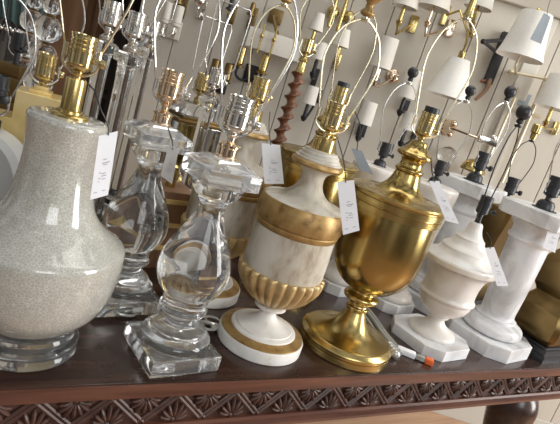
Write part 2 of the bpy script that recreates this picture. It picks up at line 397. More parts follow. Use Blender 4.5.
# ------------------------------------------------------------------ LAMP: crystal baluster
B2c = on_z(141, 375.5) + Vector((.067, .061, 0)); B2 = proj(B2c)[:2]
t = thing('table_lamp', 'clear crystal baluster lamp on square glass plinth, in front beside the crackle lamp', 'lamp', B2c); CRY = t
b = BM(); ngon_lathe(b, [(.0640, .0012), (.0655, .0024), (.0655, .030), (.064, .0315)], rot=.13); obj('plinth', b, G['acrylic'], t, bev=.0008)
dx = B2[0] + 1
p = pr(B2, [(B2[1] - 14.5, 31), (B2[1] - 16, 34), (B2[1] - 19, 35.5), (B2[1] - 22, 34.5), (B2[1] - 25, 31), (B2[1] - 27, 29), (B2[1] - 29.5, 28.5), (B2[1] - 32, 25), (B2[1] - 36, 19), (B2[1] - 40, 16), (B2[1] - 43, 19), (B2[1] - 45.5, 23.5), (B2[1] - 48, 24.5), (B2[1] - 50.5, 22.5),
            (293, 24), (287, 30), (279, 34.5), (269, 36.5), (258, 35), (247, 31), (236, 25.5), (226, 20), (217, 16), (208, 13.5), (203, 14), (197, 19), (191, 24.5), (187, 26.5), (183, 26.5), (181.5, 24)])
b = BM(); lathe(b, smooth_profile(p, 4), 56); obj('body', b, G['glass'], t, ang=80)
z0 = p[-1][1] + .0008
b = BM(); ngon_lathe(b, [(.048, z0), (.049, z0 + .001), (.049, z0 + .0265), (.0475, z0 + .0275), (.024, z0 + .040), (.020, z0 + .041)], rot=.13); obj('cap', b, G['slab'], t, bev=.0008)
z0 += .0415
b = BM(); lathe(b, [(.0185, z0), (.019, z0 + .002), (.0165, z0 + .004), (.0165, z0 + .016), (.0185, z0 + .018), (.0185, z0 + .022), (.010, z0 + .024), (.006, z0 + .028)], 32); obj('neck', b, G['copper'], t)
socket(t, z0 + .026, 1.02, 'nickel', HA + .15); harp(t, z0 + .040, .24, .055, HA + .1, 'steel', .027, .0018)

# rear crystal
CRY2 = dup(CRY, 'clear crystal baluster lamp with copper socket, behind the crackle and front crystal lamps', on_z(117, 300), .02)
for c in CRY2.children:
    if c.name.startswith('socket'):
        c.data = c.data.copy(); c.data.materials[0] = G['copper']

# ------------------------------------------------------------------ LAMP: white and gilt urn
B3 = (258.5, 341); t = thing('table_lamp', 'distressed white urn lamp with gilt band and gilt fluted bowl, front middle of table', 'lamp', on_z(*B3)); WG = t
b = BM(); lathe(b, pr(B3, [(341, 42), (340, 43), (331.5, 43.3), (330, 42.5)]), 56); obj('base', b, G['whitewash_base'], t)
b = BM(); lathe(b, pr(B3, [(329.9, 42), (329, 41.8), (328, 39), (327, 34), (326.3, 33)]), 56); obj('gilt_ring', b, G['gilt'], t)
b = BM(); lathe(b, pr(B3, [(327, 33.5), (325.3, 33), (324.6, 31.5), (324.2, 29), (323.2, 28.5), (322.6, 25), (321.2, 19.5), (319, 14.5), (316.5, 11), (313.5, 8.8), (310.5, 7.8), (308, 8.2), (307, 10), (306.6, 14.5), (305.6, 16.2), (304, 16.2), (303, 14)]), 48); obj('stem', b, G['whitewash_base'], t)
fp = pr(B3, [(303, 12), (301.5, 15), (299, 20), (295, 27), (289, 34), (282, 39.2), (275.5, 42.2), (270, 43.2), (267.5, 42)])
fl = lambda a, k: 1 + (.085 * (abs(math.sin(13 * a)) - .55) if k > 0 else 0)
b = BM(); lathe(b, smooth_profile(fp, 4), 312, mod=fl); obj('fluted_bowl', b, G['pale_gilt'], t, ang=50)
wp = pr(B3, [(268, 40.5), (266, 41), (250, 41.5), (235, 41.5), (229, 41.5)])
b = BM(); lathe(b, wp, 56); obj('urn_wall', b, G['whitewash'], t)
b = BM(); lathe(b, pr(B3, [(229, 41), (227.5, 42.5), (224.5, 43.2), (223.5, 42.4), (222, 44), (221, 44.6), (212, 44.3), (203, 43.3), (201.5, 42)]), 56); obj('gilt_band', b, G['gilt'], t)
b = BM(); lathe(b, smooth_profile(pr(B3, [(202, 41.8), (201, 41.3), (199.6, 35), (197.8, 28), (195, 22), (190.5, 16.5), (185, 13), (179, 11.6), (174, 12.2), (170.5, 15), (168.3, 19), (167, 23)]), 4), 48); obj('shoulder', b, G['whitewash'], t)
b = BM(); lathe(b, pr(B3, [(167.5, 20), (166.5, 25), (164.5, 27), (162, 26.5), (160, 23)]), 48); obj('gilt_collar', b, G['gilt'], t)
b = BM(); lathe(b, pr(B3, [(161.5, 23), (160.8, 24), (159.2, 24), (158.6, 21.8), (156.6, 21.6), (156, 19.8), (153.2, 19.4), (152.6, 17.4), (150.8, 17), (150.3, 14)]), 48); obj('collar', b, G['whitewash'], t)
p = pr(B3, [(151, 11.5), (150, 11.6), (138.5, 11), (138, 10)]); b = BM(); lathe(b, p, 32); obj('neck', b, G['brass'], t)
zs = p[-1][1] - .001
socket(t, zs, .94, 'socket_brass', HA + .3); hz = harp(t, zs + .014, .205, .049, HA + .1, 'cream_wire', .0275, .0019, 'urn', 'gilt', 1.0)
WG2 = dup(WG, 'distressed white urn lamp with gilt bands standing behind the front crystal lamp', on_z(201, 290), .5)

# ------------------------------------------------------------------ LAMP: brass urn
B4 = (343, 345); t = thing('table_lamp', 'brushed brass urn lamp on round stepped foot, front middle right of the white urn', 'lamp', on_z(*B4)); BR = t
b = BM(); lathe(b, pr(B4, [(345, 45.5), (344, 46.3), (339.5, 46), (339, 45), (338, 45), (337.3, 46.6), (335.5, 46.9), (334, 46), (333.3, 44.5), (332.5, 44), (331.5, 42)]), 64); obj('base', b, G['brass'], t)
b = BM(); lathe(b, smooth_profile(pr(B4, [(332, 42), (331, 36), (329.5, 30), (327, 24), (322.5, 18), (317, 13.5), (312, 11), (308.5, 9.8), (307.8, 11.5), (305.5, 11.6), (304.5, 9.5), (301, 9.5), (299.5, 14), (298, 17.5), (295.5, 18.2), (293.5, 16.5), (292, 12.5), (290, 12), (288, 14)]), 4), 48); obj('stem', b, G['brass'], t, ang=50)
bp = pr(B4, [(289, 12), (287.5, 18), (284.5, 25), (279, 32), (271, 38), (261, 42), (249, 43.6), (236, 44.3), (222, 44.4), (212, 44)])
b = BM(); lathe(b, smooth_profile(bp, 5), 72); obj('bowl', b, G['urn_brass'], t, ang=60)
b = BM(); lathe(b, pr(B4, [(212.5, 44), (211.8, 47), (206.5, 47.3), (206, 46.2), (204.8, 46.2), (204.2, 47.6), (200, 47.8), (199.4, 46.8), (198.6, 46.8), (198, 49.4), (196.2, 50), (194.8, 49), (194.3, 46)]), 72); obj('rim', b, G['brass'], t)
b = BM(); lathe(b, smooth_profile(pr(B4, [(195.2, 46.5), (194.8, 41), (193.9, 33.5), (192, 26.5), (188.8, 21), (184.5, 17.3), (180, 15), (175.5, 13.6), (172.5, 13), (171.5, 14.3), (169, 14.6), (168, 13), (166, 11.8), (162.5, 11.4), (159.5, 12.8), (158, 16), (156.5, 18), (154.3, 18.3), (152.8, 16.8), (150, 13), (146, 9.5), (142.5, 8), (141, 6.5)]), 4), 56); obj('neck', b, G['urn_brass'], t, ang=60)
zs = pr(B4, [(142, 5)])[0][1]
socket(t, zs - .002, .86, 'socket_brass', HA + .3, topm='black'); harp(t, zs + .012, .235, .046, HA, 'cream_wire', .026, .0018, 'rod', 'brass', 1.3)
BR2 = dup(BR, 'brass urn lamp behind the front white urn, with a grey tag', (.745, 1.075, TT), .4)

# ------------------------------------------------------------------ LAMP: alabaster urn
B5 = (427, 341); t = thing('table_lamp', 'white alabaster urn lamp with domed lid on chamfered plinth, right of the front brass urn', 'lamp', on_z(*B5)); AL = t
def plinth(t, w, h, mm='alab2', rot=0):
    b = BM(); ngon_lathe(b, [(w - .001, 0), (w, .001), (w, h - .001), (w - .001, h)], corner=.42, rot=rot); return obj('plinth', b, G[mm], t, smooth=False)
plinth(t, .088, .0285, rot=.12)
p = pr(B5, [(332.5, 21), (331.5, 23), (329, 23.2), (327.5, 21.5), (325, 16), (322, 11), (319, 8.5), (316.5, 8.3), (315, 10.5), (313, 11), (311, 15), (306, 22), (300, 25.5), (297, 26), (295.5, 28), (293.5, 28.3), (292, 26.5), (288, 26), (280, 26.5), (274, 28), (269, 30.5), (266, 34)])
b = BM(); lathe(b, smooth_profile(p, 4), 48); obj('body', b, G['alab'], t, ang=60)
b = BM(); lathe(b, pr(B5, [(266.2, 33.5), (264.5, 36.5), (262, 37.2), (260, 37.2), (258.5, 36)]), 48); obj('rim', b, G['alab'], t)
b = BM(); lathe(b, smooth_profile(pr(B5, [(259, 35), (257.5, 31.5), (254.5, 27), (251, 24.5), (249, 24), (247.5, 22.5), (244, 18), (240, 15), (238, 14.5), (236.5, 12.5), (233, 9.5), (228, 7.5), (224, 6.5), (222.5, 5)]), 4), 40); obj('lid', b, G['alab'], t, ang=60)
zs = pr(B5, [(223.5, 5)])[0][1]
cap_socket(t, zs - .004, .95, False); harp(t, zs + .012, .235, .04, HA + .9, 'dark_wire', .02, .0015, 'ball', 'black', 1.25)

# ------------------------------------------------------------------ LAMP: alabaster column
B6 = (484, 341); t = thing('table_lamp', 'white alabaster column lamp with square capital and chamfered plinth, right of the alabaster urn', 'lamp', on_z(*B6)); CO = t
plinth(t, .102, .04, rot=.15)
p = pr(B6, [(328.5, 25), (327, 28.3), (323.5, 29.3), (320, 28), (317.5, 24), (316, 20.5), (314.5, 20), (313, 17.5), (310, 16.5), (302, 17), (290, 17.8), (275, 18.6), (260, 19.2), (247, 19.6), (243, 19.8), (241, 21.5), (238.5, 22), (236.5, 20.5), (232, 20.2), (228, 22.5), (224, 25), (222, 24.5)])
b = BM(); lathe(b, smooth_profile(p, 4), 48); obj('column', b, G['alab2'], t, ang=60)
z0 = p[-1][1] - .001
b = BM(); ngon_lathe(b, [(.083, z0), (.085, z0 + .002), (.085, z0 + .036), (.083, z0 + .038)], corner=.25, rot=.1); obj('capital', b, G['alab2'], t, smooth=False)
z0 += .038
cap_socket(t, z0, 1.15); harp(t, z0 + .04, .2, .045, HA + .3, 'steel', .021, .0015, 'ball', 'black', 1.2)
CO2 = dup(CO, 'alabaster column lamp half hidden behind the alabaster urn, black bell socket on top', on_z(424, 301), .2)

# ------------------------------------------------------------------ LAMP: alabaster flaring vases behind the brass urn
BA = proj(Vector((.955, 1.09, TT)))[:2]; t = thing('table_lamp', 'wide white alabaster vase lamp behind the front brass urn, on its left side', 'lamp', (.955, 1.09, TT)); VA = t
plinth(t, .065, .03, rot=.05)
p = [(.050, .029), (.060, .032), (.062, .042), (.055, .052), (.040, .066), (.030, .085), (.027, .105), (.034, .125), (.046, .155), (.055, .20), (.060, .25), (.066, .30), (.070, .34), (.072, .362), (.071, .372), (.067, .376), (.05, .377)]
b = BM(); lathe(b, smooth_profile(p, 4), 48); obj('body', b, G['alab'], t, ang=60)
z0 = p[-1][1]; cap_socket(t, z0 - .002, .85); harp(t, z0 + .03, .2, .042, HA + .2, 'steel', .02, .0014, 'ball', 'black', 1.0)
VB = dup(VA, 'wide white alabaster vase lamp behind the front brass urn, on its right side', (1.085, 1.0, TT), .1)

# ------------------------------------------------------------------ LAMP: aged brass square gourd
B7 = on_z(536, 364) + Vector((.095, .075, 0)); t = thing('table_lamp', 'aged brass square gourd lamp on black stepped base, right end of table', 'lamp', B7, .05); GO = t
b = BM(); ngon_lathe(b, [(.072, 0), (.072, .018), (.066, .020), (.066, .034), (.060, .036), (.060, .042)]); obj('base', b, G['black'], t, smooth=False)
gp = smooth_profile([(.056, .042), (.068, .052), (.077, .075), (.079, .10), (.075, .125), (.064, .15), (.052, .168), (.048, .176), (.053, .186), (.062, .205), (.067, .225), (.066, .25), (.058, .275), (.044, .30), (.03, .32), (.026, .335), (.045, .345), (.045, .352)], 3)
b = BM(); ngon_lathe(b, gp, corner=.16); obj('body', b, G['bronze'], t, ang=40)
cap_socket(t, .352, 1.05); harp(t, .385, .2, .042, HA + .3, 'dark_wire', .02, .0015, 'peg', 'brass', 1.1)
t = thing('table_lamp', 'aged brass square vase lamp with flat top, between the two alabaster columns', 'lamp', (1.475, 1.05, TT), .1)
b = BM(); ngon_lathe(b, [(.06, 0), (.06, .03), (.055, .034)]); obj('base', b, G['black'], t, smooth=False)
b = BM(); ngon_lathe(b, smooth_profile([(.05, .034), (.06, .06), (.062, .1), (.05, .15), (.045, .19), (.052, .25), (.066, .30), (.074, .335), (.075, .352), (.07, .356)], 4), corner=.14); obj('body', b, G['bronze'], t, ang=40)
cap_socket(t, .356, 1.15); harp(t, .40, .17, .042, HA + .25, 'dark_wire', .02, .0016, 'peg', 'brass', 1.5)

# ------------------------------------------------------------------ LAMP: gold leaf block, and grey ring lamp at far left
P0 = at(41, 93, 1.0); zt = P0.z - TT
t = thing('table_lamp', 'gold leaf cross-shaped block lamp behind the crackle lamp at left edge', 'lamp', (P0.x, P0.y, TT), HA + .42)
b = BM(); w = .039; d = .036; s1 = zt - .055; s2 = s1 - .10
poly = [(-w, s1), (-w, zt), (w, zt), (w, s1), (w * 2.7, s1), (w * 2.7, s2), (w, s2), (w, .04), (w * 1.5, .04), (w * 1.5, 0), (-w * 1.5, 0), (-w * 1.5, .04), (-w, .04), (-w, s2 + .06), (-w * 3.4, s2 + .06), (-w * 3.4, s1)]
prism(b, poly, -d, d); obj('body', b, G['goldleaf'], t, smooth=False, bev=.001)
b = BM(); box(b, (-.02, -.02, zt), (.02, .02, zt + .006), bev=.001); box(b, (-.013, -.013, zt + .006), (.013, .013, zt + .014), bev=.001); obj('neck', b, G['goldleaf'], t)
socket(t, zt + .012, .88, 'socket_brass', .2); harp(t, zt + .02, .2, .05, .1, 'steel', .0235, .0016, 'ball', 'glass', .1)
P0 = at(-16, 172, .93); zc = P0.z - TT
t = thing('table_lamp', 'pale grey glazed ring lamp with open middle, left edge behind the crackle lamp', 'lamp', (P0.x, P0.y, TT), HA)
b = BM(); Ro, ri = .082, .036; prof = []
ring_m = Matrix.Translation((0, 0, zc)) @ Matrix.Rotation(PI / 2, 4, 'X')
pp = [(ri, -.024), (ri + .004, -.03), (Ro - .01, -.03), (Ro, -.02), (Ro, .02), (Ro - .01, .03), (ri + .004, .03), (ri, .024)]
rings = []
for r_, z_ in pp + [pp[0]]:
    rings.append(None)
for i in range(64):
    pass
vr = [[b.verts.new(ring_m @ Vector((r_ * math.cos(2 * PI * i / 56), r_ * math.sin(2 * PI * i / 56), z_))) for r_, z_ in pp] for i in range(56)]
for i in range(56):
    A, Bq = vr[i], vr[(i+1) % 56]
    for k in range(len(pp)): b.faces.new((A[k], Bq[k], Bq[(k+1) % len(pp)], A[(k+1) % len(pp)]))
obj('ring_body', b, G['greyglaze'], t)
b = BM(); lathe(b, [(.05, 0), (.052, .002), (.052, .02), (.03, .03), (.02, .05), (.02, zc - Ro + .012)], 32); obj('base', b, G['black'], t)
zt = zc + Ro - .004
b = BM(); lathe(b, [(.014, zt - .01), (.014, zt + .02), (.006, zt + .022)], 20); obj('neck', b, G['black_iron'], t)
cap_socket(t, zt + .02, 1, False); harp(t, zt + .03, .2, .045, .3, 'steel', .02, .0016)

# ------------------------------------------------------------------ rear row of lamps on the table
def rear(px, py, depth):
    """foot of a lamp whose axis passes px,py at this depth"""
    p = at(px, py, depth); return Vector((p.x, p.y, TT)), p.z - TT
# barley twist walnut
B, z = rear(303, 62, 1.42)
t = thing('table_lamp', 'brown barley-twist wooden lamp with brass neck, behind the white urn', 'lamp', B, 0)
b = BM(); lathe(b, [(.06, 0), (.062, .004), (.062, .02), (.045, .03), (.03, .045), (.02, .06), (.02, .07)], 32); obj('base', b, G['twist'], t)
b = BM(); prof = []
zz0, zz1 = .07, z - .03; n = 90
rings = []
for i in range(n + 1):
    zz = zz0 + (zz1 - zz0) * i / n; ring = []
    for k in range(20):
        a = 2 * PI * k / 20; off = Vector((.007 * math.cos(zz * 190), .007 * math.sin(zz * 190), zz))
        rr = .0145 + .002 * math.cos(2 * (a - zz * 190))
        ring.append(b.verts.new(off + Vector((rr * math.cos(a), rr * math.sin(a), 0))))
    rings.append(ring)
for A, Q in zip(rings, rings[1:]):
    for k in range(20): b.faces.new((A[k], A[(k+1) % 20], Q[(k+1) % 20], Q[k]))
b.faces.new(rings[0][::-1]); b.faces.new(rings[-1]); obj('twisted_stem', b, G['twist'], t, ang=70)
b = BM(); lathe(b, [(.016, z - .03), (.013, z - .025), (.011, z), (.014, z + .003), (.012, z + .01), (.008, z + .014)], 20); obj('neck', b, G['brass'], t)
socket(t, z + .01, .7, 'socket_brass', HA); harp(t, z + .018, .17, .045, HA + .2, 'cream_wire', .02, .0014, 'ball', 'brass', 1.0)
# clear glass column lamps
def glass_column(px, py, depth, label, metal, s=.9, hw=.05, turn=.2, r=.02, wire='steel', rect=False):
    B, z = rear(px, py, depth); t = thing('table_lamp', label, 'lamp', B, 0)
    b = BM(); ngon_lathe(b, [(.06, .001), (.06, .022), (.058, .024)], rot=turn); obj('plinth', b, G['acrylic'], t, smooth=False, bev=.001)
    b = BM(); lathe(b, smooth_profile([(r * 1.7, .024), (r * 1.9, .035), (r * 1.2, .06), (r, .09), (r * .9, z * .6), (r * .95, z - .05), (r * 1.5, z - .035), (r * 1.6, z - .02), (r * 1.1, z - .012)], 4), 32); obj('column', b, G['glass'], t, ang=70)
    b = BM(); lathe(b, [(.014, z - .014), (.016, z - .01), (.016, z - .002), (.012, z), (.007, z + .006)], 20); obj('neck', b, G[metal], t)
    socket(t, z, s, metal, HA + turn); harp(t, z + .014, .21, hw, HA + turn, wire, .024, .0016, rect=rect); return t
glass_column(107, 36, 1.22, 'slim clear glass column lamp with nickel socket, just right of the crackle lamp socket', 'nickel', 1.1)
glass_column(131, 47, 1.12, 'slim clear glass column lamp with bright nickel socket, behind the rear crystal lamp', 'nickel', 1.0)
glass_column(212, 92, 1.36, 'slim clear glass column lamp with dull nickel socket, left of front crystal socket', 'nickel', .85, r=.018, rect=True)
glass_column(150, 44, 1.42, 'slim clear glass column lamp behind the rear crystal lamp harp, farthest back', 'nickel', .85, r=.016, rect=True)
# mirrored box lamp
B, z = rear(192, 122, 1.6)
t = thing('table_lamp', 'dark mirrored box lamp with brass edged top, between the crystal lamps', 'lamp', B, .15)
b = BM(); box(b, (-.075, -.06, 0), (.075, .06, z), bev=.002); obj('body', b, G['mirror'], t)
b = BM(); box(b, (-.08, -.065, z), (.08, .065, z + .012), bev=.001); box(b, (-.06, -.05, z + .012), (.06, .05, z + .02), bev=.001); obj('top_plate', b, G['bronze'], t)
b = BM(); box(b, (-.05, -.045, z + .02), (.05, .045, z + .06), bev=.002); obj('glass_block', b, G['acrylic'], t)
b = BM(); lathe(b, [(.012, z + .06), (.012, z + .075), (.006, z + .08)], 16); obj('neck', b, G['brass'], t)
socket(t, z + .078, 1.0, 'socket_brass', HA); harp(t, z + .09, .22, .05, HA + .3, 'steel', .025, .0017, rect=True)
# amber striped box lamp lower
B, z = rear(170, 186, 1.25)
t = thing('table_lamp', 'low brown and gold striped box lamp seen between the crystal bodies', 'lamp', B, .1)
b = BM(); box(b, (-.055, -.05, 0), (.055, .05, z), bev=.002); obj('body', b, G['brownwood'], t)
b = BM()
for q in (.25, .55, .85): box(b, (-.057, -.052, z * q), (.057, .052, z * q + .012), bev=.001)
obj('gold_bands', b, G['goldleaf'], t)
b = BM(); lathe(b, [(.012, z), (.012, z + .05), (.006, z + .055)], 16); obj('neck', b, G['brass'], t)
# stacked glass spheres
def spheres(px, py, depth, label, rs, metal):
    B, z = rear(px, py, depth); t = thing('table_lamp', label, 'lamp', B, 0)
    b = BM(); lathe(b, [(.05, 0), (.052, .003), (.052, .02), (.03, .026), (.012, .03), (.012, z - sum(rs) * 2 + .01)], 28); obj('base', b, G['bronze'], t)
    zz = z - sum(rs) * 2
    for r_ in rs:
        b = BM(); ball(b, (0, 0, zz + r_), r_, u=28, v=18); obj('glass_ball', b, G['glass'], t, ang=80)
        b = BM(); lathe(b, [(.008, zz + 2 * r_ - .004), (.011, zz + 2 * r_), (.008, zz + 2 * r_ + .004)], 16); obj('collar', b, G['bronze'], t); zz += 2 * r_
    return t, z
t, z = spheres(54, -2, 1.07, 'stacked clear glass ball lamp behind the gold leaf lamp socket', (.03, .028, .028, .018), 'bronze')
socket(t, z, .8, 'socket_brass', HA); harp(t, z + .014, .2, .05, HA, 'steel', .022, .0015)
t, z = spheres(37, -6, 1.35, 'stacked clear glass ball lamp with small top ball, left of the other one', (.036, .034, .034, .03, .02), 'bronze')
socket(t, z, .8, 'socket_brass', HA); harp(t, z + .014, .2, .05, HA, 'steel', .022, .0015)
# bronze turned lamp at the left
B, z = rear(16, 62, 1.2)
t = thing('table_lamp', 'stacked bronze block lamp at far left behind the gold leaf lamp', 'lamp', B, HA)
b = BM(); box(b, (-.05, -.05, 0), (.05, .05, .03), bev=.002); obj('base', b, G['black'], t)
b = BM(); zz = .03; i = 0
while zz < z - .02:
    w = (.042, .03, .038, .026)[i % 4]; h = min(.028, z - zz); box(b, (-w, -w, zz), (w, w, zz + h), bev=.002); zz += h; i += 1
obj('stem', b, G['bronze'], t); cap_socket(t, zz, .9, False); harp(t, zz + .02, .2, .05, .2, 'steel', .02, .0014)

# ------------------------------------------------------------------ wall sconces
def sconce(label, sc, hw_t, hw_b, hp, plate, style='rect', metal='brass', off=.16, hang=False, shade='parchment', elbow=None, card=None, psize=(9, 18)):
    """sc: shade middle in the photo; hp: its height; plate: where the backplate is fixed"""
    S = on_wall(*sc, off); d = proj(S)[2]; k = d / F
    Pw = on_wall(*plate); t = thing('wall_sconce', label, 'wall lamp', Pw, HA)
    def lo(P): return Matrix.Rotation(-HA, 3, 'Z') @ (P - Pw)
    b = BM()
    a, c = psize[0] * k / 2, psize[1] * k / 2
    if style == 'rect': box(b, (-a, -.03, -c), (a, -.013, c), bev=.002)
    else: lathe(b, [(a * .3, -.006), (a, -.004), (a, .006), (a * .8, .012), (a * .3, .016)], 24, mat=Matrix.Translation((0, -.018, 0)) @ Matrix.Rotation(PI / 2, 4, 'X'))
    obj('backplate', b, G[metal], t)
    s = lo(S); h = hp * k; rt, rb = hw_t * k, hw_b * k
    b = BM(); e = lo(on_wall(*elbow, off)) if elbow else None
    if hang:
        top = s + Vector((0, 0, h / 2 + .05))
        pts = [Vector((0, -.02, 0)), Vector((s.x * .4, s.y * .6, .02))] + ([e] if e else []) + [top + Vector((0, 0, .01)), s + Vector((0, 0, h / 2 - .01))]
    else:
        bot = s - Vector((0, 0, h / 2 + .055))
        pts = [Vector((0, -.02, 0))] + ([e] if e else [Vector((bot.x * .3, bot.y * .5, bot.z * .5 - .012))]) + [bot + Vector((0, 0, -.012)), s + Vector((0, 0, h * .1))]
    tube(b, curve(pts, 5) if not elbow else pts, .0052, 8)
    if not hang: lathe(b, [(.005, bot.z - .02), (.012, bot.z - .01), (.014, bot.z), (.008, bot.z + .004), (.008, bot.z + .05)], 14, mat=Matrix.Translation((bot.x, bot.y, 0)))
    else: lathe(b, [(.012, s.z + h / 2), (.014, s.z + h / 2 + .005), (.014, s.z + h / 2 + .03), (.006, s.z + h / 2 + .034)], 14, mat=Matrix.Translation((s.x, s.y, 0)))
    obj('arm', b, G[metal], t)
    b = BM(); T = Matrix.Translation(s)
    lathe(b, [(rb, -h / 2), (rt, h / 2), (rt - .003, h / 2), (rb - .003, -h / 2), (rb, -h / 2)], 36, cap=False, mat=T)
    sh = obj('lamp_shade', b, G[shade], t)
    return t
sconce('small tapered cream shade on a brass candle sconce, high left of the white urn harp', (318, 22), 4.5, 7.5, 17, (311, 47), 'round', 'brass')
sconce('small cream shade on a black sconce, just below the tapered brass one', (320, 51), 5.5, 7, 17, (315, 78), 'rect', 'black_iron', psize=(6, 20))
sconce('cream shade on brass sconce seen inside the white urn harp', (343, 38), 5, 8.5, 17, (337, 62), 'rect', 'brass', psize=(6, 16))
sconce('tall cream shade on bronze sconce, right of the white urn finial', (385, 53), 9.5, 11, 30, (392, 76), 'round', 'copper', psize=(14, 14))
sconce('square cream shade low on the wall beside the rear brass socket', (367, 113), 7.5, 8.5, 23, (362, 128), 'rect', 'black_iron')
sconce('small cream shade low on the wall beside the barley twist lamp', (311, 95), 6, 7, 18, (318, 96), 'rect', 'black_iron', psize=(6, 14))
sconce('broad cream shade on black-stemmed sconce with brass plate at top edge', (409, -6), 9, 13.5, 26, (412, 25), 'rect', 'brass', elbow=(396, 34))
sconce('broad cream shade on L-shaped brass arm at the top edge', (438, -6), 10, 17, 28, (449, 29), 'rect', 'copper', elbow=(425, 36))
sconce('wide white coolie shade hanging from a curved brass arm behind the brass urn harp', (453, 78), 10, 22, 38, (444, 16), 'rect', 'brass', hang=True, elbow=(468, 33), shade='shade_white', psize=(6, 20))
sconce('cream drum shade on black sconce left of the brass urn socket', (410, 84), 8.5, 9.5, 28, (404, 106), 'rect', 'black_iron', psize=(8, 14))
sconce('cream shade lowest on the wall, between vase socket and brass socket', (409, 121), 7, 8, 17, (413, 135), 'rect', 'black_iron', psize=(5, 8))
sconce('cream shade cut by the top edge, left of the black swing arm', (483, -5), 9, 14, 26, (470, 34), 'round', 'brass', psize=(8, 8))
sconce('white shade cut by the right edge, low on the wall', (559, 93), 15, 19, 32, (553, 128), 'rect', 'brass', shade='shade_white', psize=(6, 14))
# black swing arm with long plate
Pw = on_wall(495, 59); t = thing('wall_sconce', 'black iron swing arm sconce with long plate and no shade', 'wall lamp', Pw, HA)
def lo(P): return Matrix.Rotation(-HA, 3, 'Z') @ (P - Pw)
k = WALL_D / F
b = BM(); box(b, (-.019, -.04, -.108), (.019, -.013, .108), bev=.002); obj('backplate', b, G['black_iron'], t)
b = BM(); e = lo(on_wall(478, 43, .02)); e.y = -.09
tube(b, [lo(on_wall(505, 40, .03)), e], .008, 8); tube(b, [lo(on_wall(500, 55, .03)), e], .007, 8); ball(b, e, .011); obj('arm', b, G['black_iron'], t)
b = BM(); tube(b, curve([lo(on_wall(490, 79, .03)), lo(on_wall(487, 88, .05)), lo(on_wall(481, 95, .06)), lo(on_wall(475, 100, .06))], 5), .011, 10, r_end=.007); obj('lower_arm', b, G['brownwood'], t)
b = BM(); ball(b, lo(on_wall(482, 81, .045)), .008); tube(b, [lo(on_wall(482, 81, .045)), lo(on_wall(488, 80, .03))], .005, 8); obj('knob', b, G['twist'], t)
# tall two rod lamp with the big bell shade
S = on_wall(528, 36, .27); d = proj(S)[2]; k = d / F; Pw = on_wall(512, 72)
t = thing('wall_sconce', 'large white bell shade on two tall pale brass rods, upper right', 'wall lamp', Pw, HA)
s = lo(S)
b = BM()
for (xa, ya), (xb, yb) in (((519, 88), (488, 160)), ((546, 80), (502, 182))):
    tube(b, [lo(on_wall(xa, ya, .06)), lo(on_wall(xb, yb, .06))], .0065, 8)
tube(b, [lo(on_wall(511, 72, .06)), lo(on_wall(546, 79, .06))], .006, 8); ball(b, lo(on_wall(511, 72, .06)), .012); ball(b, lo(on_wall(546, 79, .06)), .012)
tube(b, [lo(on_wall(515, 110, .06)), lo(on_wall(540, 117, .06))], .008, 8); tube(b, [lo(on_wall(511, 72, .06)), lo(on_wall(511, 72, 0.012))], .008, 8)
tube(b, [s + Vector((0, 0, .05)), s + Vector((0, 0, -.11)), lo(on_wall(516, 74, .06))], .005, 8); obj('rods', b, G['rod'], t)
b = BM(); h = 44 * k; q = [(23.5, -.5), (21, -.3), (18.6, 0), (16.8, .27), (15.4, .5)]
q = smooth_profile([(a * k, c * h) for a, c in q], 4)
lathe(b, q + [(a - .003, c) for a, c in q[::-1]] + [q[0]], 40, cap=False, mat=Matrix.Translation(s)); obj('lamp_shade', b, G['shade_white'], t, ang=60)
b = BM(); ball(b, s + Vector((0, 0, h / 2 + .012)), .009); tube(b, [s + Vector((0, 0, h / 2 - .02)), s + Vector((0, 0, h / 2 + .012))], .003, 6); obj('finial', b, G['brass'], t)
# long rectangular shade
S = on_wall(275, 45, .10); d = proj(S)[2]; k = d / F; Pw = on_wall(276, 17)
t = thing('wall_sconce', 'long white rectangular shade on twin brass rods, upper middle', 'wall lamp', Pw, HA); s = lo(S)
b = BM(); w, h = 27 * k, 9.5 * k; box(b, (s.x - w, s.y - .05, s.z - h), (s.x + w, s.y + .05, s.z + h), bev=.002); obj('lamp_shade', b, G['parchment'], t)
b = BM()
for px, py in ((262, 36), (274, 40)):
    q = lo(on_wall(px, py, .16)); tube(b, [q + Vector((0, 0, .05)), q - Vector((0, 0, .07))], .0045, 8); ball(b, q, .009); tube(b, [q, Vector((q.x, s.y, q.z))], .004, 6)
obj('rods', b, G['brass'], t)
b = BM(); box(b, (-.03, -.03, -.03), (.03, -.013, .03), bev=.003); tube(b, [(0, -.02, 0), (0, s.y, -.01), (s.x, s.y, s.z + h - .004)], .008, 8); obj('backplate', b, G['bronze'], t)
# brass rod sconces and round brass plate
for px, py, ln, lab in ((333, 13, 30, 'brass tube sconce at the top edge, nearest the long brass rods'), (342, 16, 32, 'brass tube sconce with round plate left of the gilt finial')):
    Pw = on_wall(px, py); t = thing('wall_sconce', lab, 'wall lamp', Pw, HA); k = WALL_D / F; h = ln * k / 2
    b = BM(); lathe(b, [(.006, -h), (.009, -h + .004), (.009, h - .004), (.006, h)], 14, mat=Matrix.Translation((0, -.07, 0))); obj('tube', b, G['brass'], t)
    b = BM(); q = Matrix.Translation((.03 if px > 340 else 0, -.03, 0)) @ Matrix.Rotation(PI / 2, 4, 'X')
    lathe(b, [(.004, -.014), (.024, -.014), (.026, 0), (.02, .008), (.006, .012)], 24, mat=q); tube(b, [(.03 if px > 340 else 0, -.03, 0), (0, -.07, 0)], .005, 8); obj('backplate', b, G['brass'], t)
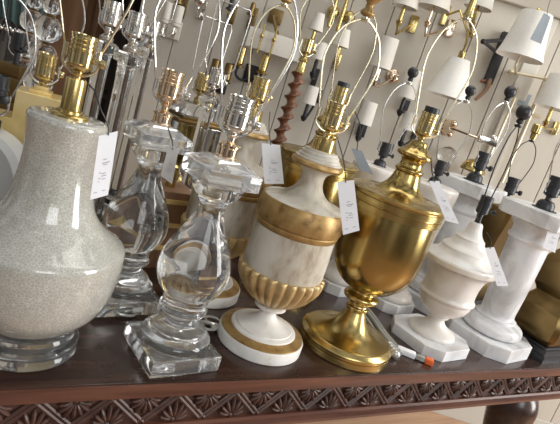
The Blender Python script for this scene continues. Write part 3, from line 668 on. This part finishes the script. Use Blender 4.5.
# copper jointed reading arm
Pw = on_wall(447, 127); t = thing('wall_sconce', 'copper jointed reading arm reaching right from the brass urn socket', 'wall lamp', Pw, HA)
b = BM(); q = Matrix.Translation((0, -.02, 0)) @ Matrix.Rotation(PI / 2, 4, 'X'); lathe(b, [(.01, -.01), (.035, -.006), (.035, .004), (.02, .02), (.012, .06)], 20, mat=q); ball(b, (0, -.09, .02), .016); ball(b, (0, -.085, -.025), .014); obj('joint', b, G['copper'], t)
b = BM(); tube(b, [(0, -.09, 0), lo(on_wall(478, 138, .15))], .005, 8); obj('arm', b, G['copper'], t)
b = BM(); c = lo(on_wall(487, 141, .16)); box(b, (c.x - .04, c.y - .015, c.z - .015), (c.x + .04, c.y + .015, c.z + .015), bev=.004); ball(b, c + Vector((.02, 0, .02)), .016); obj('bracket', b, G['nickel'], t)
# brass dome reading lamp
Pw = on_wall(473, 178); t = thing('wall_sconce', 'small brass dome shade on a bracket behind the alabaster column', 'wall lamp', Pw, HA)
b = BM(); c = lo(on_wall(473, 169, .10))
q = [(.001, .042), (.02, .040), (.038, .028), (.05, .008), (.054, -.008)]; q = smooth_profile(q, 3)
lathe(b, q + [(max(a - .003, .001), z_ - .003) for a, z_ in q[::-1]] + [q[0]], 32, cap=False, mat=Matrix.Translation(c)); obj('lamp_shade', b, G['brass'], t, ang=60)
b = BM(); tube(b, [(0, -.013, 0), (0, c.y, c.z - .04), c + Vector((0, 0, .03))], .006, 8); obj('arm', b, G['cream_wire'], t)
# glass globe
Pw = on_wall(447, 158); t = thing('wall_sconce', 'round clear glass globe sconce below the copper reading arm', 'wall lamp', Pw, HA); c = lo(on_wall(447, 156, .09))
b = BM(); ball(b, c, .042, u=28, v=18); obj('globe', b, G['glass'], t, ang=80)
b = BM(); lathe(b, [(.01, -.07), (.016, -.06), (.016, -.043), (.006, -.04)], 16, mat=Matrix.Translation(c)); tube(b, [(0, -.013, c.z - .06), (c.x, c.y, c.z - .06)], .006, 8); box(b, (-.02, -.022, c.z - .09), (.02, -.013, c.z - .03)); obj('bracket', b, G['bronze'], t)
# bronze wall ornaments between the left harps
for px, py, lab in ((184, 8, 'bronze candle sconce at the top edge between the crystal lamp harps'), (204, 9, 'nickel ball sconce at the top edge left of middle'), (233, 14, 'black and brass candle sconce at the top edge'), (253, 19, 'slim brass candle sconce left of the long white shade')):
    Pw = on_wall(px, py); t = thing('wall_sconce', lab, 'wall lamp', Pw, HA)
    mm = G['nickel' if 'nickel' in lab else 'bronze']
    b = BM(); box(b, (-.016, -.028, -.045), (.016, -.013, .045), bev=.004); tube(b, curve([(0, -.02, -.02), (0, -.06, -.04), (0, -.09, -.02), (0, -.09, .0)], 4), .005, 8); obj('backplate', b, mm, t)
    b = BM()
    if 'ball' in lab: ball(b, (0, -.09, .02), .026)
    else: lathe(b, [(.006, 0), (.02, .004), (.016, .012), (.01, .014), (.01, .05), (.006, .055)], 16, mat=Matrix.Translation((0, -.09, 0)))
    obj('candle_cup', b, G['black_iron'] if 'black' in lab else mm, t)

# double candle sconce and sleeve candle between the harps
for px, py, lab, gap, sleeve in ((252, 72, 'black wall sconce with two brass candle cups, under the long white shade', .052, 'brass'), (146, 52, 'pale wall sconce with two grey candle sleeves, above the rear crystal lamp', .02, 'greyglaze'), (222, 82, 'black wall sconce with two brass candle cups, left of the front crystal socket', .03, 'bronze'), (176, 28, 'slim wall sconce with two pale candle sleeves between the crystal lamp harps', .024, 'parchment')):
    Pw = on_wall(px, py); t = thing('wall_sconce', lab, 'wall lamp', Pw, HA)
    b = BM(); box(b, (-.03, -.028, -.05), (.03, -.013, .03), bev=.005); obj('backplate', b, G['black_iron' if 'black' in lab else 'parchment'], t)
    b = BM()
    for s_ in (-1, 1): tube(b, curve([(0, -.025, -.02), (s_ * gap * .5, -.06, -.045), (s_ * gap, -.09, -.03), (s_ * gap, -.09, 0)], 4), .006, 8)
    obj('arm', b, G['black_iron' if 'black' in lab else 'nickel'], t)
    for s_ in (-1, 1):
        b = BM(); lathe(b, [(.006, 0), (.022, .004), (.024, .012), (.013, .014), (.018, .02), (.018, .085), (.014, .088), (.006, .089)], 18, mat=Matrix.Translation((s_ * gap, -.09, 0))); obj('candle_cup', b, G[sleeve], t)
# beaded wire chandelier cut by the left edge
c = at(4, 36, 1.9); t = thing('hanging_chandelier', 'thin wire chandelier strung with beads at the left edge', 'chandelier', c, HA)
b = BM(); tube(b, [(0, 0, -.02), (0, 0, 1.2)], .004, 6)
for k_ in range(6):
    a = 2 * PI * k_ / 6 + .3; ca, sa = math.cos(a), math.sin(a)
    tube(b, curve([(0, 0, .06), (.03 * ca, .03 * sa, .05), (.06 * ca, .06 * sa, -.02), (.05 * ca, .05 * sa, -.11), (.02 * ca, .02 * sa, -.16)], 5), .0028, 6)
obj('frame', b, G['black_iron'], t)
b = BM()
for k_ in range(20):
    a = 2 * PI * k_ / 20; ball(b, (.058 * math.cos(a), .058 * math.sin(a), .03), .008, u=10, v=8)
obj('bead_ring', b, G['nickel'], t)
# ------------------------------------------------------------------ dark things in the far room at the left
def far(px, py, d): return at(px, py, d)
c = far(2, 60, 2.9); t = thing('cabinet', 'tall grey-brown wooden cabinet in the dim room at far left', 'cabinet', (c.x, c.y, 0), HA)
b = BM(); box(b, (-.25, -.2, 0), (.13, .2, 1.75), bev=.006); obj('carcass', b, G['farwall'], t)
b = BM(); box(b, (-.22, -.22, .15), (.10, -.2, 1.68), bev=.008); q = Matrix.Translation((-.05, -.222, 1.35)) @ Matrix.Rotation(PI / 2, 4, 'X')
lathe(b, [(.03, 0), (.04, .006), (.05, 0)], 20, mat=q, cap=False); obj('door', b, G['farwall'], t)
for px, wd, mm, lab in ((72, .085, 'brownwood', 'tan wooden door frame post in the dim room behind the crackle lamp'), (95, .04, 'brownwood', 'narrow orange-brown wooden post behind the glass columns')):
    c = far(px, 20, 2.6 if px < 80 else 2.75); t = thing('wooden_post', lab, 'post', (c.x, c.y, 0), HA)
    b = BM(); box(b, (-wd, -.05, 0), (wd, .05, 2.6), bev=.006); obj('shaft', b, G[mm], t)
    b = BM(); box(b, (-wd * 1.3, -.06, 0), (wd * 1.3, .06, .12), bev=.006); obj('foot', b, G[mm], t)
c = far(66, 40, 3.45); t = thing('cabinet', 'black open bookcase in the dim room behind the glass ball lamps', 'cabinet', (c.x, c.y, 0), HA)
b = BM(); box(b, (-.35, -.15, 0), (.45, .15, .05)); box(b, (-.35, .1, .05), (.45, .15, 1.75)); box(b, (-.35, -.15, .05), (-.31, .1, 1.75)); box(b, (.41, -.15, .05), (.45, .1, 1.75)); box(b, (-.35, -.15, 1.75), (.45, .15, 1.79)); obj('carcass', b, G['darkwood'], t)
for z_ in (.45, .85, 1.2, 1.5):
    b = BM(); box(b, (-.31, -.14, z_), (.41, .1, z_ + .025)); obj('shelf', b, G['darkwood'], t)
c = far(14, 2, 2.4); b = BM(); T = Matrix.Translation(c) @ RW
for i in range(1):
    rows = []
    for j in range(9):
        row = [b.verts.new(T @ Vector(((-.16 + .32 * k_ / 24) * (1 - .04 * j), .02 * math.sin(k_ * 1.3) + .01 * j, .42 - .065 * j))) for k_ in range(25)]
        rows.append(row)
    for A, Q in zip(rows, rows[1:]):
        for k_ in range(24): b.faces.new((A[k_], A[k_+1], Q[k_+1], Q[k_]))
o = obj('hanging_drape', b, G['teal'], None, ang=80); tag(o, 'dark teal cloth hanging in the top left corner', 'cloth')

# ------------------------------------------------------------------ price tags
def price_tag(q, d, label, m='paper', string=None, lines=True, sm='black'):
    """q: four corners tl, tr, br, bl; d: their distances"""
    if not isinstance(d, (list, tuple)): d = [d] * 4
    P = [at(x, y, dd) for (x, y), dd in zip(q, d)]; c = (P[0] + P[1]) / 2
    t = thing('hanging_price_tag', label, 'tag', c)
    P = [p - c for p in P]; n = (P[1] - P[0]).cross(P[3] - P[0]).normalized()
    view = (EYE - c).normalized()
    if n.dot(view) < 0: n = -n
    b = BM(); A = [b.verts.new(p + n * .0006) for p in P]; Bq = [b.verts.new(p - n * .0006) for p in P]
    b.faces.new(A); b.faces.new(Bq[::-1])
    for i in range(4): b.faces.new((A[(i+1) % 4], A[i], Bq[i], Bq[(i+1) % 4]))
    obj('card', b, G[m], t, smooth=False)
    def uv(u, v): return P[0] * (1-u) * (1-v) + P[1] * u * (1-v) + P[2] * u * v + P[3] * (1-u) * v
    if lines:
        b = BM()
        for u0_, u1_, v, hh in ((.42, .62, .40, .010), (.40, .80, .455, .012), (.46, .70, .485, .010), (.30, .40, .60, .012), (.44, .66, .62, .012), (.44, .72, .66, .010), (.30, .42, .69, .012), (.48, .70, .71, .010), (.30, .38, .74, .010), (.14, .34, .90, .010), (.62, .80, .90, .010)):
            b.faces.new([b.verts.new(uv(uu, vv) + n * .0010) for uu, vv in ((u0_, v), (u1_, v), (u1_, v + hh), (u0_, v + hh))])
        obj('print', b, G['ink'], t, smooth=False)
    if string:
        b = BM(); pts = [at(*s_) - c for s_ in string] + [uv(.5, .03) + n * .001]
        tube(b, curve(pts, 6), .0011, 6); obj('string', b, G[sm], t)
    return t
price_tag([(99, 136), (118, 131), (108, 195), (90, 200)], [.69, .70, .70, .69], 'long white price tag hanging from the crackle lamp neck', string=[(88, 84, .675), (95, 92, .675), (101, 110, .68), (108, 125, .69)])
price_tag([(168, 147), (178, 152), (172, 184), (161, 176)], .93, 'pale grey price tag between the two crystal lamps', 'palegrey', string=[(168, 128, .95), (172, 140, .93)])
price_tag([(261.5, 143), (280, 145), (284, 184), (264.5, 184)], 1.07, 'white price tag hanging behind the front crystal cap', string=[(270, 112, 1.11), (269, 128, 1.09)])
price_tag([(337, 182), (354, 180), (359.5, 230.5), (343, 235)], .945, 'white price tag hanging against the left of the brass urn', string=[(338, 140, .935), (343, 158, .935), (345, 172, .94)])
price_tag([(351, 148), (362, 151), (373, 175), (360, 170)], 1.13, 'dark grey price tag above the brass urn rim', 'greycard', lines=False, string=[(354, 110, 1.13), (360, 125, 1.12), (358, 140, 1.13)])
price_tag([(429, 181), (439, 181), (459, 224), (446, 221)], 0.995, 'white price tag on the right side of the brass urn', string=[(431, 158, 1.005), (432, 172, .998)])
price_tag([(485, 248), (494, 247), (508.5, 286), (497, 286)], 1.2, 'white price tag between the alabaster urn and column', string=[(486, 232, 1.21), (491, 240, 1.205)])
price_tag([(549, 226), (561, 228), (555, 253), (543, 247)], 1.29, 'white price tag behind the alabaster column capital at right edge', string=[(552, 218, 1.29)])
S = on_wall(540, 27, .37); price_tag([(544, 13), (550.5, 17), (541, 44), (530, 39)], [proj(on_wall(538, 30, .47))[2]] * 4, 'grey card hanging on the large white bell shade', 'greycard', lines=False, string=[(551, -2, 1.96), (548, 8, 1.96)])
price_tag([(399, 29), (408, 32), (405, 41), (396, 38)], 2.2, 'grey card under the black-stemmed sconce at top', 'greycard', lines=False, string=[(405, 22, 2.2)])
price_tag([(372, 76), (381, 79), (379, 88), (370, 85)], 2.2, 'grey card beside the tall cream shade on the wall', 'greycard', lines=False, string=[(378, 68, 2.2)])
price_tag([(521, 93), (532, 95), (526, 108), (517, 104)], 2.2, 'grey card hung between the tall brass rods', 'greycard', lines=False, string=[(526, 86, 2.2)])

# ------------------------------------------------------------------ cords on the table
def cordpts(pts, h=.004): return [on_z(x, y, TT + h + z) for x, y, z in pts]
t = thing('power_cord', 'clear folded lamp cord with orange-capped plug lying right of the brass base', 'cord', on_z(400, 345)); o0 = on_z(400, 345)
b = BM()
for k, (dx, dz) in enumerate(((0, 0), (5, .004), (-4, .002), (2, .009))):
    pts = cordpts([(360 + dx, 306, dz), (370 + dx, 318, dz), (381 + dx, 334, dz), (391 + dx, 346, dz), (397 + dx * .6, 354, dz)])
    tube(b, [p - o0 for p in curve(pts, 5)], .0055, 8)
for k in range(4):
    c = on_z(389 + 2.3 * k, 345 + 3 * k, TT + .012) - o0; ball(b, c, .010, (1.2, 1, 1))
obj('wire', b, G['cord'], t)
dirv = (on_z(430, 365) - on_z(396, 351)); L_ = dirv.length; dirv.normalize(); ang = math.atan2(dirv.y, dirv.x)
R0 = Matrix.Translation(on_z(396, 351, TT) - o0) @ Matrix.Rotation(ang, 4, 'Z')
b = BM(); box(b, (0, -.010, .001), (.045, .010, .014), R0, bev=.003); obj('white_sleeve', b, G['paper'], t)
b = BM(); box(b, (.046, -.007, .003), (.068, .007, .013), R0, bev=.002); obj('plug', b, G['cord'], t)
b = BM(); box(b, (.068, -.009, .001), (.088, .009, .015), R0, bev=.003); obj('plug_cap', b, G['orange'], t)
def coil(px, py, label, r, n, sq, turn):
    o0 = on_z(px, py); t = thing('power_cord', label, 'cord', o0)
    b = BM(); pts = []
    for i in range(n * 14 + 1):
        a = 2 * PI * i / 14
        pts.append(Vector((r * math.cos(a) + .012 * (a / (2 * PI) - n / 2) * math.cos(turn), sq * r * math.sin(a) + .010 * (a / (2 * PI) - n / 2), .004 + .006 * (1 + math.sin(a * .5 + turn)))))
    tube(b, pts, .0028, 8); obj('wire', b, G['cord'], t)
    b = BM(); tube(b, [pts[0] + Vector((-.008, 0, .0)), pts[0] + Vector((.012, 0, .002))], .0055, 10); obj('tie', b, G['cord'], t); return t
coil(209, 329, 'coiled silver cord tucked right of the front crystal plinth', .020, 3, .8, .3)
coil(125, 313, 'coiled clear cord in front of the rear crystal plinth', .022, 3, .7, 1.2)

for o in list(C.objects):
    if o.parent is None and 'category' in o.keys():
        g = {'wall lamp': 'wall sconces behind the table', 'tag': 'price tags hanging from the lamps', 'lamp': 'table lamps crowded on the table'}.get(o['category'])
        for word, name in (('crystal baluster', 'crystal baluster lamps'), ('distressed white urn', 'distressed white urn lamps'), ('brass urn lamp', 'brass urn lamps'), ('alabaster column lamp', 'alabaster column lamps'),
                           ('alabaster vase lamp', 'alabaster vase lamps'), ('glass column lamp', 'slim clear glass column lamps'), ('glass ball lamp', 'stacked glass ball lamps'), ('aged brass square', 'aged brass square lamps')):
            if o['category'] == 'lamp' and word in o['label']: g = name
        if g: o['group'] = g
# ------------------------------------------------------------------ light
def area(name, loc, target, size, energy, col=(1, 1, 1), sy=None):
    l = bpy.data.lights.new(name, 'AREA'); l.energy = energy; l.color = col; l.shape = 'RECTANGLE'; l.size = size; l.size_y = sy or size
    o = bpy.data.objects.new(name, l); C.objects.link(o); o.location = loc
    o.rotation_euler = (Vector(target) - Vector(loc)).to_track_quat('-Z', 'Y').to_euler(); return o
area('window_light', (3.0, -.75, 1.75), (.8, .85, 1.0), .95, 78, (1, .985, .96), 2.3)
area('window_light', (.2, -2.2, 2.3), (.6, 1, .9), 1.4, 30, (.95, .98, 1), 1.6)
area('ceiling_light', (1.2, 1.2, 2.85), (1.2, 1.3, 0), 1.6, 14, (1, .96, .9), 1.2)
w = bpy.data.worlds.new('world'); bpy.context.scene.world = w; w.use_nodes = True; nt = w.node_tree
bg = nt.nodes['Background']; tcw = nt.nodes.new('ShaderNodeTexCoord'); sx = nt.nodes.new('ShaderNodeSeparateXYZ'); rp = nt.nodes.new('ShaderNodeValToRGB')
mpv = nt.nodes.new('ShaderNodeMapRange'); mpv.inputs[1].default_value = -1; mpv.inputs[2].default_value = 1
nt.links.new(tcw.outputs['Generated'], sx.inputs[0]); nt.links.new(sx.outputs[2], mpv.inputs[0]); nt.links.new(mpv.outputs[0], rp.inputs[0])
e = rp.color_ramp.elements; e[0].position = .35; e[0].color = (.18, .14, .11, 1); e[1].position = .62; e[1].color = (.80, .80, .79, 1)
wn = nt.nodes.new('ShaderNodeTexNoise'); wn.inputs['Scale'].default_value = 2.6; wn.inputs['Detail'].default_value = 2; nt.links.new(tcw.outputs['Generated'], wn.inputs['Vector'])
wr = nt.nodes.new('ShaderNodeValToRGB'); wr.color_ramp.elements[0].position = .42; wr.color_ramp.elements[0].color = (.10, .09, .08, 1); wr.color_ramp.elements[1].position = .60; wr.color_ramp.elements[1].color = (1, 1, 1, 1)
nt.links.new(wn.outputs['Fac'], wr.inputs[0])
wm = nt.nodes.new('ShaderNodeMix'); wm.data_type = 'RGBA'; wm.blend_type = 'MULTIPLY'; wm.inputs[0].default_value = 1
nt.links.new(rp.outputs[0], wm.inputs[6]); nt.links.new(wr.outputs[0], wm.inputs[7])
nt.links.new(wm.outputs[2], bg.inputs[0]); bg.inputs[1].default_value = .85
sc = bpy.context.scene
sc.view_settings.view_transform = 'Standard'; sc.view_settings.look = 'None'; sc.view_settings.exposure = .16
sc.cycles.max_bounces = 14; sc.cycles.transmission_bounces = 12; sc.cycles.glossy_bounces = 6; sc.cycles.use_denoising = True
sc.cycles.sample_clamp_indirect = 6
